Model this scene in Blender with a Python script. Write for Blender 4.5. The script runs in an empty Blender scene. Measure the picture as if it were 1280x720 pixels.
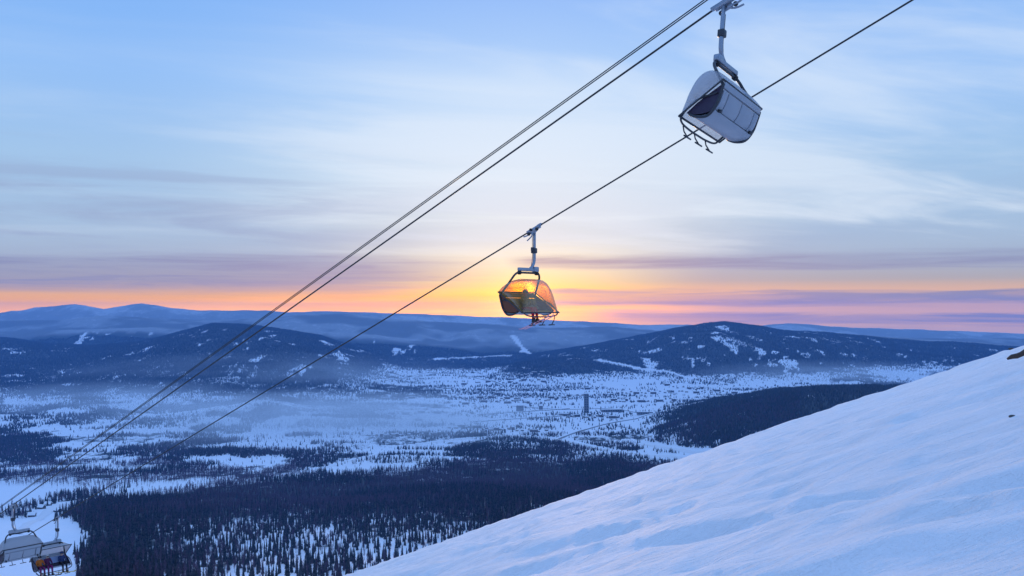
import bpy, bmesh, math, random
import numpy as np
from mathutils import Vector, Matrix, Euler

random.seed(7)
RNG = np.random.default_rng(11)
SC = bpy.context.scene
COL = SC.collection

# ------------------------------------------------------------------ camera
HC = 540.0                  # eye height above the valley floor
FPX, EYE = 1108.0, 385.0    # focal length in 1280-wide pixels, row of the eye level
cam_d = bpy.data.cameras.new("camera")
cam_d.sensor_width = 36.0
cam_d.lens = 36.0 * FPX / 1280.0
cam_d.shift_y = (EYE - 360.0) / 1280.0
cam_d.clip_start = 0.1
cam_d.clip_end = 60000.0
cam = bpy.data.objects.new("camera", cam_d)
COL.objects.link(cam)
cam.location = (0, 0, HC)
cam.rotation_euler = (math.pi / 2, 0, 0)
SC.camera = cam

# ------------------------------------------------------------------ light
SUN_EL, SUN_AZ = math.radians(0.9), math.radians(0.8)
sun_d = bpy.data.lights.new("sun", 'SUN')
sun_d.energy = 1.3
sun_d.angle = math.radians(0.5)
sun_d.color = (1.0, 0.62, 0.32)
sun = bpy.data.objects.new("sun", sun_d)
COL.objects.link(sun)
sdir = Vector((math.sin(SUN_AZ) * math.cos(SUN_EL), math.cos(SUN_AZ) * math.cos(SUN_EL), math.sin(SUN_EL)))
sun.rotation_euler = sdir.to_track_quat('Z', 'Y').to_euler()
sun.location = (0, 40, HC + 60)

SC.view_settings.view_transform = 'Standard'
SC.view_settings.look = 'None'
SC.view_settings.exposure = 0.0
SC.view_settings.gamma = 1.0
SC.view_settings.use_curve_mapping = False
SC.cycles.max_bounces = 6
SC.cycles.diffuse_bounces = 2
SC.cycles.transparent_max_bounces = 16
SC.cycles.volume_bounces = 1
SC.cycles.use_denoising = True
SC.cycles.denoising_prefilter = 'ACCURATE'
SC.cycles.use_adaptive_sampling = False
SC.cycles.sampling_pattern = 'TABULATED_SOBOL'


class NT:
    """small helper for building node trees"""
    def __init__(self, tree):
        self.t = tree
        tree.nodes.clear()

    def new(self, kind, **kw):
        n = self.t.nodes.new(kind)
        for k, v in kw.items():
            setattr(n, k, v)
        return n

    def link(self, a, b):
        self.t.links.new(a, b)

    def put(self, sock, v):
        if hasattr(v, 'is_output'):
            self.t.links.new(v, sock)
        else:
            sock.default_value = v

    def math(self, op, a, b=0.0, c=0.0, clamp=False):
        n = self.new('ShaderNodeMath', operation=op)
        n.use_clamp = clamp
        self.put(n.inputs[0], a)
        self.put(n.inputs[1], b)
        self.put(n.inputs[2], c)
        return n.outputs[0]

    def smooth(self, v, a, b, lo=0.0, hi=1.0):
        n = self.new('ShaderNodeMapRange', interpolation_type='SMOOTHSTEP')
        self.put(n.inputs['Value'], v)
        n.inputs['From Min'].default_value = a
        n.inputs['From Max'].default_value = b
        n.inputs['To Min'].default_value = lo
        n.inputs['To Max'].default_value = hi
        return n.outputs['Result']

    def mix(self, f, a, b):
        n = self.new('ShaderNodeMix', data_type='RGBA')
        self.put(n.inputs[0], f)
        for s, v in ((n.inputs[6], a), (n.inputs[7], b)):
            if hasattr(v, 'is_output'):
                self.t.links.new(v, s)
            else:
                s.default_value = (*v, 1.0) if len(v) == 3 else v
        return n.outputs[2]

    def ramp(self, f, stops):
        n = self.new('ShaderNodeValToRGB')
        el = n.color_ramp.elements
        while len(el) < len(stops):
            el.new(0.5)
        for e, (p, c) in zip(el, stops):
            e.position = p
            e.color = (*c, 1.0)
        self.put(n.inputs[0], f)
        return n.outputs[0]

    def noise(self, vec, scale, detail=4.0, rough=0.55, dist=0.0):
        n = self.new('ShaderNodeTexNoise')
        if vec is not None:
            self.link(vec, n.inputs['Vector'])
        n.inputs['Scale'].default_value = scale
        n.inputs['Detail'].default_value = detail
        n.inputs['Roughness'].default_value = rough
        n.inputs['Distortion'].default_value = dist
        return n.outputs['Fac']

    def comb(self, x, y, z=0.0):
        n = self.new('ShaderNodeCombineXYZ')
        for s, v in zip(n.inputs, (x, y, z)):
            self.put(s, v)
        return n.outputs[0]


# ------------------------------------------------------------------ sky
W = bpy.data.worlds.new("World")
SC.world = W
W.use_nodes = True
w = NT(W.node_tree)
tc = w.new('ShaderNodeTexCoord')
sep = w.new('ShaderNodeSeparateXYZ')
w.link(tc.outputs['Generated'], sep.inputs[0])
dx, dy, dz = sep.outputs
hyp = w.math('SQRT', w.math('ADD', w.math('MULTIPLY', dx, dx), w.math('MULTIPLY', dy, dy)))
hyp = w.math('MAXIMUM', hyp, 0.001)
tel = w.math('DIVIDE', dz, hyp)                       # tangent of the elevation
az = w.math('ARCTAN2', dx, dy)                        # azimuth, 0 = towards the sunset
daz = w.math('ABSOLUTE', w.math('SUBTRACT', az, SUN_AZ))
near = w.smooth(w.math('DIVIDE', daz, w.smooth(dz, .03, .13, .22, .46)), 0.0, 1.0, 1.0, 0.0)
# non-linear coordinate so that the ramp spends its stops near the horizon
hcoord = w.math('POWER', w.math('MAXIMUM', w.math('ADD', dz, 0.02), 0.0), 0.5)
def pos(z):
    return math.sqrt(max(z + 0.02, 0))
near_col = w.ramp(hcoord, [
    (pos(-.02), (1.5, .70, .16)), (pos(-.004), (2.1, .86, .0)), (pos(.014), (1.25, .74, .02)),
    (pos(.03), (.94, .76, .34)), (pos(.05), (.84, .80, .62)), (pos(.08), (.68, .77, .82)),
    (pos(.155), (.60, .76, .91)), (pos(.24), (.44, .65, .94)), (pos(.33), (.29, .50, .93)),
    (pos(.6), (.28, .52, 1.08)), (pos(.98), (.38, .63, 1.18))])
far_col = w.ramp(hcoord, [
    (pos(-.02), (1.0, .52, .24)), (pos(-.004), (1.8, .74, .03)), (pos(.010), (1.0, .46, .09)),
    (pos(.03), (.38, .38, .44)), (pos(.05), (.32, .42, .60)), (pos(.08), (.33, .48, .70)),
    (pos(.155), (.33, .53, .80)), (pos(.24), (.27, .50, .90)), (pos(.33), (.19, .43, .91)),
    (pos(.6), (.26, .50, 1.06)), (pos(.98), (.38, .63, 1.18))])
mute = w.math('MULTIPLY', w.smooth(az, .04, .30), w.smooth(tel, .035, .005))
far_col = w.mix(w.math('MULTIPLY', mute, .75), far_col, (.72, .50, .46))
base = w.mix(near, far_col, near_col)
# high thin veil of cirrus, laid out on a flat cloud layer far above
inv = w.math('DIVIDE', 1.0, w.math('ADD', w.math('MAXIMUM', dz, 0.0), 0.07))
px_, py_ = w.math('MULTIPLY', dx, inv), w.math('MULTIPLY', dy, inv)
ca, sa = math.cos(0.35), math.sin(0.35)
rx = w.math('ADD', w.math('MULTIPLY', px_, ca), w.math('MULTIPLY', py_, sa))
ry = w.math('SUBTRACT', w.math('MULTIPLY', py_, ca), w.math('MULTIPLY', px_, sa))
cv = w.comb(w.math('MULTIPLY', rx, 0.55), w.math('MULTIPLY', ry, 1.35), 3.1)
n1 = w.noise(cv, 0.85, 6, 0.55, 0.6)
veil_bias = w.math('MULTIPLY', w.math('MULTIPLY', w.smooth(az, -0.36, 0.02), w.smooth(az, 0.75, 0.05)),
                   w.math('MULTIPLY', w.smooth(dz, 0.04, 0.12), w.smooth(dz, 0.34, 0.20)))
veil = w.smooth(w.math('ADD', n1, w.math('MULTIPLY', veil_bias, 0.26)), 0.46, 0.78)
veil = w.math('MULTIPLY', w.math('MULTIPLY', veil, w.smooth(dz, 0.03, 0.09)), w.smooth(az, -.42, -.12, .30, 1.0))
base = w.mix(w.math('MULTIPLY', veil, 0.62), base, (.72, .82, .95))
# soft blue-grey streaks between
cv2 = w.comb(w.math('MULTIPLY', az, 2.4), w.math('MULTIPLY', tel, 26.0), 1.7)
n2 = w.noise(cv2, 1.0, 6, 0.6, 0.5)
streak = w.math('MULTIPLY', w.smooth(n2, 0.42, 0.62), w.math('MULTIPLY', w.smooth(tel, 0.05, 0.075), w.smooth(tel, 0.20, 0.09)))
lside = w.smooth(az, -0.02, -0.40, 0.20, 1.0)
base = w.mix(w.math('MULTIPLY', w.math('MULTIPLY', streak, lside), 0.85), base, (.27, .37, .60))
# stratus banks above the sunset
cv3 = w.comb(w.math('MULTIPLY', az, 1.7), w.math('MULTIPLY', tel, 40.0), 8.3)
n3 = w.noise(cv3, 1.0, 5, 0.55, 0.35)
cv4 = w.comb(w.math('MULTIPLY', az, 5.5), w.math('MULTIPLY', tel, 105.0), 4.4)
n4 = w.noise(cv4, 1.0, 6, .62, .5)
tel_w = w.math('ADD', tel, w.math('ADD', w.math('MULTIPLY', w.math('SUBTRACT', n3, .5), .026), w.math('MULTIPLY', w.math('SUBTRACT', n4, .5), .012)))
def band(c, hw, soft):
    d = w.math('ABSOLUTE', w.math('SUBTRACT', tel_w, c))
    return w.smooth(d, hw, hw + soft, 1.0, 0.0)
left = w.smooth(az, 0.03, -0.16)
right = w.smooth(az, 0.0, 0.06)
b_left = w.math('MULTIPLY', w.math('MULTIPLY', band(.038, .011, .014), left), w.smooth(n3, .26, .50))
b_r1 = w.math('MULTIPLY', w.math('MULTIPLY', band(.052, .003, .008), w.smooth(az, -.02, .03)), w.smooth(n3, .36, .52))
b_r2 = w.math('MULTIPLY', w.math('MULTIPLY', band(.0105, .004, .005), right), w.smooth(n3, .18, .36))
b_r3 = w.math('MULTIPLY', w.math('MULTIPLY', band(-.011, .004, .006), w.smooth(az, .06, .14)), w.smooth(n3, .25, .42))
b_gen = w.math('MULTIPLY', band(.035, .011, .013), w.smooth(n3, .52, .66))
bm_ = w.math('MAXIMUM', w.math('MAXIMUM', b_left, b_r1), w.math('MAXIMUM', w.math('MAXIMUM', b_r2, b_r3), w.math('MULTIPLY', b_gen, .8)))
bcol = w.mix(near, (.20, .25, .47), (.25, .27, .42))
base = w.mix(w.math('MULTIPLY', bm_, w.smooth(n4, .34, .62, .95, .50)), base, bcol)
# the glow round the sun, which sits on the horizon behind the far ridges
gx = w.math('DIVIDE', w.math('SUBTRACT', az, -0.06), 0.25)
gz = w.math('DIVIDE', w.math('ADD', tel, 0.004), 0.016)
gr = w.math('ADD', w.math('MULTIPLY', gx, gx), w.math('MULTIPLY', gz, gz))
glow = w.math('POWER', 2.718, w.math('MULTIPLY', gr, -1.0))
gx2 = w.math('DIVIDE', w.math('SUBTRACT', az, SUN_AZ), 0.036)
gz2 = w.math('DIVIDE', gz, 1.6)
glow2 = w.math('POWER', 2.718, w.math('MULTIPLY', w.math('ADD', w.math('MULTIPLY', gx2, gx2), w.math('MULTIPLY', gz2, gz2)), -1.0))
gl = w.new('ShaderNodeMix', data_type='RGBA', blend_type='ADD')
w.put(gl.inputs[0], w.math('MULTIPLY', w.math('MULTIPLY', glow, w.smooth(w.math('ADD', w.math('MULTIPLY', n3, .6), w.math('MULTIPLY', n4, .4)), .60, .40, .15, 1.0)), 1.0))
w.link(base, gl.inputs[6])
gl.inputs[7].default_value = (1.2, .46, .0, 1)
gl2 = w.new('ShaderNodeMix', data_type='RGBA', blend_type='ADD')
w.put(gl2.inputs[0], glow2)
w.link(gl.outputs[2], gl2.inputs[6])
gl2.inputs[7].default_value = (.7, .45, .10, 1)
# below the horizon: snowy land under the same light
ground_f = w.smooth(tel, -0.03, -0.06)
skycol = w.mix(ground_f, gl2.outputs[2], (.09, .17, .38))
bg1 = w.new('ShaderNodeBackground')
w.link(skycol, bg1.inputs['Color'])
bg1.inputs['Strength'].default_value = 1.0
ns = w.new('ShaderNodeTexSky', sky_type='NISHITA')
ns.sun_disc = False
ns.sun_elevation = SUN_EL
ns.sun_rotation = SUN_AZ
ns.altitude = 900
bg2 = w.new('ShaderNodeBackground')
w.link(ns.outputs[0], bg2.inputs['Color'])
bg2.inputs['Strength'].default_value = 0.02
add = w.new('ShaderNodeAddShader')
w.link(bg1.outputs[0], add.inputs[0])
w.link(bg2.outputs[0], add.inputs[1])
wo = w.new('ShaderNodeOutputWorld')
w.link(add.outputs[0], wo.inputs['Surface'])


# ------------------------------------------------------------------ tags and small builders
def tag(o, label=None, cat=None, group=None, kind=None):
    if label:
        o['label'] = label
    if cat:
        o['category'] = cat
    if group:
        o['group'] = group
    if kind:
        o['kind'] = kind
    return o


def link_mesh(name, me, parent=None, mats=()):
    o = bpy.data.objects.new(name, me)
    COL.objects.link(o)
    if parent is not None:
        o.parent = parent
    for m in mats:
        if m.name not in [x.name for x in me.materials if x]:
            me.materials.append(m)
    return o


def obj(name, bm, mat, parent=None, smooth=True):
    me = bpy.data.meshes.new(name)
    bmesh.ops.recalc_face_normals(bm, faces=bm.faces[:])
    bm.to_mesh(me)
    bm.free()
    if smooth:
        me.polygons.foreach_set('use_smooth', [True] * len(me.polygons))
    for m in (mat if isinstance(mat, (list, tuple)) else (mat,)):
        me.materials.append(m)
    o = bpy.data.objects.new(name, me)
    COL.objects.link(o)
    if parent is not None:
        o.parent = parent
    return o


def empty(name, loc, rz=0.0):
    o = bpy.data.objects.new(name, None)
    COL.objects.link(o)
    o.empty_display_size = 0.3
    o.location = loc
    o.rotation_euler = (0, 0, rz)
    return o


def np_mesh(name, verts, faces, mats, smooth=True):
    """verts (n,3); faces (m,k) of one size"""
    me = bpy.data.meshes.new(name)
    m, k = faces.shape
    me.vertices.add(len(verts))
    me.vertices.foreach_set('co', verts.astype(np.float32).ravel())
    me.loops.add(m * k)
    me.loops.foreach_set('vertex_index', faces.astype(np.int32).ravel())
    me.polygons.add(m)
    me.polygons.foreach_set('loop_start', (np.arange(m) * k).astype(np.int32))
    try:
        me.polygons.foreach_set('loop_total', np.full(m, k, np.int32))
    except Exception:
        pass
    me.update(calc_edges=True)
    me.polygons.foreach_set('use_smooth', np.full(m, smooth))
    for mm in mats:
        me.materials.append(mm)
    return me


def box(bm, c, s, rot=None, bevel=0.0, mi=0):
    r = bmesh.ops.create_cube(bm, size=1.0)
    vs = r['verts']
    M = Matrix.Translation(c) @ (rot.to_4x4() if rot else Matrix.Identity(4)) @ Matrix.Diagonal((*s, 1.0))
    bmesh.ops.transform(bm, matrix=M, verts=vs)
    fs = {f for v in vs for f in v.link_faces}
    for f in fs:
        f.material_index = mi
    if bevel > 0:
        es = {e for v in vs for e in v.link_edges}
        bmesh.ops.bevel(bm, geom=list(es), offset=bevel, segments=2, profile=0.5, affect='EDGES')


def tube(bm, pts, r, n=8, closed=False, cap=True, mi=0):
    pts = [Vector(p) for p in pts]
    rr = r if isinstance(r, (list, tuple)) else [r] * len(pts)
    N = len(pts)
    tang = []
    for i in range(N):
        a = pts[i - 1] if (i > 0 or closed) else pts[i]
        b = pts[(i + 1) % N] if (i < N - 1 or closed) else pts[i]
        tang.append((b - a).normalized())
    up = Vector((0, 0, 1)) if abs(tang[0].z) < 0.9 else Vector((1, 0, 0))
    u = tang[0].cross(up).normalized()
    rings = []
    for i in range(N):
        t = tang[i]
        u = (u - t * u.dot(t)).normalized()
        v = t.cross(u)
        rings.append([bm.verts.new(pts[i] + (u * math.cos(2 * math.pi * k / n) + v * math.sin(2 * math.pi * k / n)) * rr[i]) for k in range(n)])
    for i in range(N if closed else N - 1):
        a, b = rings[i], rings[(i + 1) % N]
        for k in range(n):
            f = bm.faces.new((a[k], a[(k + 1) % n], b[(k + 1) % n], b[k]))
            f.material_index = mi
    if cap and not closed:
        bm.faces.new(rings[0][::-1]).material_index = mi
        bm.faces.new(rings[-1]).material_index = mi


def curve_pts(pts, sub=6):
    """Catmull-Rom through the points"""
    P = [Vector(p) for p in pts]
    out = []
    for i in range(len(P) - 1):
        p0 = P[max(i - 1, 0)]; p1 = P[i]; p2 = P[i + 1]; p3 = P[min(i + 2, len(P) - 1)]
        for k in range(sub):
            t = k / sub
            out.append(0.5 * ((2 * p1) + (p2 - p0) * t + (2 * p0 - 5 * p1 + 4 * p2 - p3) * t * t + (3 * p1 - p0 - 3 * p2 + p3) * t ** 3))
    out.append(P[-1])
    return out


# ------------------------------------------------------------------ materials
def principled(name, col, rough=0.6, metal=0.0, var=0.15, vscale=6.0, bump=0.0, bscale=40.0, spec=0.5):
    m = bpy.data.materials.new(name)
    m.use_nodes = True
    t = NT(m.node_tree)
    p = t.new('ShaderNodeBsdfPrincipled')
    out = t.new('ShaderNodeOutputMaterial')
    t.link(p.outputs[0], out.inputs[0])
    c = t.new('ShaderNodeTexCoord')
    if var > 0:
        n = t.noise(c.outputs['Object'], vscale, 4)
        a = tuple(max(0, x * (1 - var)) for x in col)
        b = tuple(min(1, x * (1 + var)) for x in col)
        t.link(t.mix(n, a, b), p.inputs['Base Color'])
        r = t.smooth(n, 0.3, 0.7, max(0.05, rough - 0.1), min(1, rough + 0.1))
        t.link(r, p.inputs['Roughness'])
    else:
        p.inputs['Base Color'].default_value = (*col, 1)
        p.inputs['Roughness'].default_value = rough
    p.inputs['Metallic'].default_value = metal
    p.inputs['Specular IOR Level'].default_value = spec
    if bump > 0:
        n2 = t.noise(c.outputs['Object'], bscale, 3)
        bp = t.new('ShaderNodeBump')
        bp.inputs['Strength'].default_value = bump
        bp.inputs['Distance'].default_value = 0.02
        t.link(n2, bp.inputs['Height'])
        t.link(bp.outputs[0], p.inputs['Normal'])
    return m


def snow_material(name, col, near=False):
    m = bpy.data.materials.new(name)
    m.use_nodes = True
    t = NT(m.node_tree)
    p = t.new('ShaderNodeBsdfPrincipled')
    out = t.new('ShaderNodeOutputMaterial')
    t.link(p.outputs[0], out.inputs[0])
    g = t.new('ShaderNodeNewGeometry')
    p.inputs['Roughness'].default_value = 0.75
    p.inputs['Specular IOR Level'].default_value = 0.2
    if near:
        # wind crust: packed drifts are a little whiter than the loose grains between
        mp = t.new('ShaderNodeMapping')
        mp.inputs['Rotation'].default_value = (0, 0, math.radians(38))
        mp.inputs['Scale'].default_value = (0.28, 1.5, 1.0)
        t.link(g.outputs['Position'], mp.inputs['Vector'])
        a = t.noise(mp.outputs[0], 1.2, 5, 0.6, 0.4)
        mp2 = t.new('ShaderNodeMapping'); mp2.inputs['Rotation'].default_value = (0, 0, math.radians(38)); mp2.inputs['Scale'].default_value = (1.0, 3.2, 1.0)
        t.link(g.outputs['Position'], mp2.inputs['Vector'])
        b = t.noise(mp2.outputs[0], 2.6, 6, 0.68)
        c = t.noise(g.outputs['Position'], 45.0, 3, 0.6)
        t.link(t.mix(t.smooth(a, .35, .65), tuple(x * .93 for x in col), col), p.inputs['Base Color'])
        h = t.math('ADD', t.math('MULTIPLY', a, 1.0), t.math('ADD', t.math('MULTIPLY', b, 0.30), t.math('MULTIPLY', c, 0.07)))
        bp = t.new('ShaderNodeBump')
        bp.inputs['Strength'].default_value = 1.0
        bp.inputs['Distance'].default_value = 0.22
        t.link(h, bp.inputs['Height'])
        t.link(bp.outputs[0], p.inputs['Normal'])
    else:
        at = t.new('ShaderNodeAttribute', attribute_name='cover')
        n = t.noise(g.outputs['Position'], 0.006, 6, 0.7)
        mpf = t.new('ShaderNodeMapping'); mpf.inputs['Scale'].default_value = (1.0, .45, 1.0)
        t.link(g.outputs['Position'], mpf.inputs['Vector'])
        n_f = t.noise(mpf.outputs[0], 0.022, 5, 0.75)
        f = t.math('ADD', at.outputs['Fac'], t.math('MULTIPLY', t.math('SUBTRACT', t.math('ADD', t.math('MULTIPLY', n, .45), t.math('MULTIPLY', n_f, .55)), 0.5), 1.9))
        f = t.smooth(f, 0.42, 0.58)
        f = t.math('MULTIPLY', f, t.smooth(at.outputs['Fac'], 0.0, 0.15))
        far_at = t.new('ShaderNodeAttribute', attribute_name='merge')
        thin = t.math('ADD', t.math('MULTIPLY', f, .14), t.math('MULTIPLY', at.outputs['Fac'], .86))  # even far mix, its pale tone stands in for haze
        f = t.math('ADD', t.math('MULTIPLY', f, t.math('SUBTRACT', 1.0, far_at.outputs['Fac'])), t.math('MULTIPLY', thin, far_at.outputs['Fac']))
        t.link(t.mix(f, col, (.035, .045, .045)), p.inputs['Base Color'])
        # the forest canopy is no mirror of snow: scrub between gives it fine relief
        bp = t.new('ShaderNodeBump')
        bp.inputs['Strength'].default_value = 0.5
        bp.inputs['Distance'].default_value = 8.0
        t.link(n_f, bp.inputs['Height'])
        t.link(bp.outputs[0], p.inputs['Normal'])
    return m


M = {}
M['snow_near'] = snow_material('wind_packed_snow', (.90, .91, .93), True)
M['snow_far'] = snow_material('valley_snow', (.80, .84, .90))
M['road'] = principled('packed_snow_road', (.74, .76, .80), .7, var=.08, vscale=.05)
M['road_dark'] = principled('ploughed_road', (.16, .17, .18), .8, var=.2, vscale=.05)
M['steel'] = principled('galvanised_steel', (.30, .34, .40), .42, .75, .15, 9)
M['dark_steel'] = principled('dark_painted_tube', (.035, .04, .05), .4, .2, .15, 9)
M['shell'] = principled('pale_grey_shell', (.30, .33, .38), .38, .1, .08, 3)
M['pad'] = principled('dark_seat_padding', (.035, .03, .05), .8, 0, .2, 8)
M['back_pad'] = principled('slate_back_padding', (.32, .41, .64), .7, 0, .2, 8)
M['rubber'] = principled('black_rubber', (.02, .02, .022), .7)
M['rope'] = principled('steel_wire_rope', (.03, .032, .038), .55, .4, .2, 20)
M['cable'] = principled('dark_cable_sheath', (.03, .032, .04), .6)


def bubble_material(name, tint, haze_col, frost, gloss=.25, blend=.25):
    m = bpy.data.materials.new(name)
    m.use_nodes = True
    t = NT(m.node_tree)
    out = t.new('ShaderNodeOutputMaterial')
    tr = t.new('ShaderNodeBsdfTransparent')
    tr.inputs[0].default_value = (*tint, 1)
    df = t.new('ShaderNodeBsdfDiffuse')
    df.inputs[0].default_value = (*haze_col, 1)
    tl = t.new('ShaderNodeBsdfTranslucent')
    tl.inputs[0].default_value = (*haze_col, 1)
    gl = t.new('ShaderNodeBsdfGlossy')
    gl.inputs['Roughness'].default_value = 0.05
    m1 = t.new('ShaderNodeMixShader'); m1.inputs[0].default_value = 0.5
    t.link(df.outputs[0], m1.inputs[1]); t.link(tl.outputs[0], m1.inputs[2])
    m2 = t.new('ShaderNodeMixShader')
    m2.inputs[0].default_value = frost
    t.link(tr.outputs[0], m2.inputs[1]); t.link(m1.outputs[0], m2.inputs[2])
    lw = t.new('ShaderNodeLayerWeight'); lw.inputs['Blend'].default_value = blend
    m3 = t.new('ShaderNodeMixShader')
    t.link(t.math('MULTIPLY', lw.outputs['Facing'], gloss), m3.inputs[0])
    t.link(m2.outputs[0], m3.inputs[1]); t.link(gl.outputs[0], m3.inputs[2])
    t.link(m3.outputs[0], out.inputs[0])
    return m


M['side_dark'] = principled('plum_side_shade', (.030, .020, .050), .6)  # tone stands in for the shade inside the open chair end
M['side_amber'] = principled('amber_side_shade', (.16, .045, .02), .5)  # same painted interior shade, browner for the amber cover
M['bubble'] = bubble_material('frosted_clear_plastic', (.91, .93, .96), (.56, .59, .64), .34)
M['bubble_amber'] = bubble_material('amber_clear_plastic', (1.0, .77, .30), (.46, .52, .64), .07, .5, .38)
M['bubble_white'] = bubble_material('milky_plastic', (.9, .92, .95), (.62, .64, .68), .62)  # paler and more opaque than the clear covers

# ------------------------------------------------------------------ terrain
def vnoise(x, y, seed):
    xi = np.floor(x).astype(np.int64); yi = np.floor(y).astype(np.int64)
    xf = x - xi; yf = y - yi
    xf = xf * xf * (3 - 2 * xf); yf = yf * yf * (3 - 2 * yf)
    def h(a, b):
        n = (a * 374761393 + b * 668265263 + seed * 1442695041) & 0x7fffffff
        n = ((n ^ (n >> 13)) * 1274126177) & 0x7fffffff
        n = n ^ (n >> 16)
        return (n & 0xffff) / 65535.0
    return (h(xi, yi) * (1 - xf) + h(xi + 1, yi) * xf) * (1 - yf) + (h(xi, yi + 1) * (1 - xf) + h(xi + 1, yi + 1) * xf) * yf


def fbm(x, y, seed, octv=4, gain=.5):
    s = 0; a = 1; tot = 0
    for i in range(octv):
        s = s + a * vnoise(x * 2 ** i, y * 2 ** i, seed + i * 17)
        tot += a; a *= gain
    return s / tot


def sstep(a, b, x):
    t = np.clip((x - a) / (b - a), 0, 1)
    return t * t * (3 - 2 * t)


# drop of our own mountainside below the eye, by distance
PROF_Y = [150, 200, 300, 500, 750, 1100, 1500, 2000, 2500, 3000, 3400, 3800, 60000]
PROF_D = [42.35, 61, 95, 156, 227, 295, 352, 424, 482, 521, 535, 540, 540]
# crests: azimuth as column, height as row seen from the viewpoint, distance, reach towards us and away
CRESTS = [
    ("right_mountain", 9200, 3400, 3000, [(480, 478), (560, 468), (620, 455), (650, 448), (700, 440), (740, 432), (800, 420), (850, 410), (880, 405), (905, 402.5), (940, 407), (980, 414), (1030, 416.5), (1080, 420), (1150, 425), (1220, 429), (1250, 432), (1300, 436), (1500, 446)]),
    ("right_spur", 7400, 1500, 1400, [(560, 480), (610, 466), (660, 454), (715, 447), (760, 455), (820, 464), (880, 476), (940, 489)]),
    ("left_hill", 8600, 3900, 2600, [(-500, 416), (-200, 418), (0, 423), (60, 431), (110, 434), (170, 430), (220, 417), (265, 405), (300, 406), (340, 410), (400, 420), (460, 440), (500, 452), (540, 464), (580, 475)]),
    ("left_shoulder", 7000, 1600, 1300, [(-300, 440), (0, 447), (60, 455), (140, 466), (260, 472), (330, 462), (400, 455), (450, 466), (500, 474), (560, 480)]),
    ("left_knoll", 5000, 1100, 1200, [(-300, 500), (-60, 508), (20, 505), (80, 497), (130, 499), (200, 512), (260, 521), (330, 524)]),
    ("mid_knoll", 6900, 500, 700, [(440, 479), (500, 473), (540, 470), (575, 472), (620, 477), (660, 479)]),
    ("wooded_hill", 3900, 1500, 1500, [(690, 576), (745, 560), (790, 543), (850, 524), (900, 507), (950, 496), (1000, 489.5), (1060, 488), (1100, 489), (1200, 485), (1500, 470)]),
    ("mid_range", 11600, 2400, 2200, [(-500, 396), (-100, 398), (0, 400), (80, 400), (130, 394), (200, 398), (260, 400), (340, 397), (380, 393), (430, 391), (480, 398), (560, 403), (620, 405), (660, 409), (700, 410), (760, 408), (800, 412), (850, 415), (950, 421), (1400, 425)]),
    ("near_range", 10400, 1900, 1900, [(-500, 410), (0, 415), (100, 412), (190, 409), (260, 412), (400, 412), (470, 418), (540, 427), (600, 433), (660, 432), (740, 434), (800, 436), (1400, 442)]),
    ("far_range", 13900, 2000, 1500, [(-600, 384), (-200, 383), (0, 381), (60, 382), (95, 380), (130, 386), (155, 382), (180, 379), (215, 385), (250, 388), (330, 388), (360, 390), (400, 389), (480, 391), (560, 394), (640, 397), (700, 401), (760, 403), (800, 406), (860, 406), (950, 407), (985, 404), (1010, 405), (1050, 409), (1120, 411), (1200, 413.5), (1280, 416), (1700, 419)]),
]


def height(X, Y, detail=True):
    X = np.asarray(X, float); Y = np.asarray(Y, float)
    Yp = np.maximum(Y, 1.0)
    near_d = 1.7 + .169 * np.maximum(Y, 0) + .00068 * np.maximum(Y, 0) ** 2
    d = np.where(Y < 150, near_d, np.interp(Y, PROF_Y, PROF_D))
    d = d - np.where(Y < 0, 17 * np.tanh(-Y / 100.0), 0)
    tilt = 41 * np.tanh(X / 120.0) * (1 - sstep(150, 700, Y))
    z = HC - d + tilt
    far = sstep(250, 900, Y)
    # rolling ground of the mountainside and the valley floor
    z = z + far * ((fbm(X / 420, Y / 420, 3, 4) - .5) * 34 * (1 - .55 * sstep(2800, 3600, Y)))
    u = X / np.maximum(Yp, 300) * FPX + 640
    z = z + (fbm(X / 460, Y / 420, 21, 4) - .42) * 95 * sstep(560, 330, u) * sstep(3500, 4300, Y) * sstep(6900, 6200, Y)
    for i, (nm, Y0, wf, wb, pts) in enumerate(CRESTS):
        P = np.array(pts)
        row = np.interp(u, P[:, 0], P[:, 1])
        y0 = Y0 + (fbm(u / 160, u * 0 + i * 3.3, 50 + i, 3) - .5) * wf * .45
        t = (Y - y0)
        t = np.where(t < 0, -t / wf, t / wb)
        g = np.where(t < 1, .5 + .5 * np.cos(np.pi * np.clip(t, 0, 1)), 0)
        g = np.where(Y < y0, g ** .85, g)
        crest = HC - (row - EYE) / FPX * y0
        rid = np.abs(2 * fbm(X / (wf * .30), Y / (wf * .42), 90 + i, 4) - 1)
        rz = crest * g + (.30 - rid) * np.minimum(crest, 420) * 1.9 * g * (1 - g)
        if detail:
            rz = rz + g * (fbm(u / 14, Y / 500, 130 + i, 3) - .5) * y0 * .0014
        z = np.maximum(z, np.where(Y > 1500, rz, -1e9))
    return z


def to_pix(X, Y, Z):
    return X / Y * FPX + 640, EYE + (HC - Z) / Y * FPX


_YS = np.exp(np.linspace(np.log(320), np.log(15000), 1500))


def pix2world(px, py):
    """first ground point seen at a column and row from the viewpoint"""
    X = (px - 640) / FPX * _YS
    Z = height(X, _YS)
    rows = EYE + (HC - Z) / _YS * FPX
    k = np.argmax(rows <= py)
    return Vector((X[k], _YS[k], Z[k]))


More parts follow.
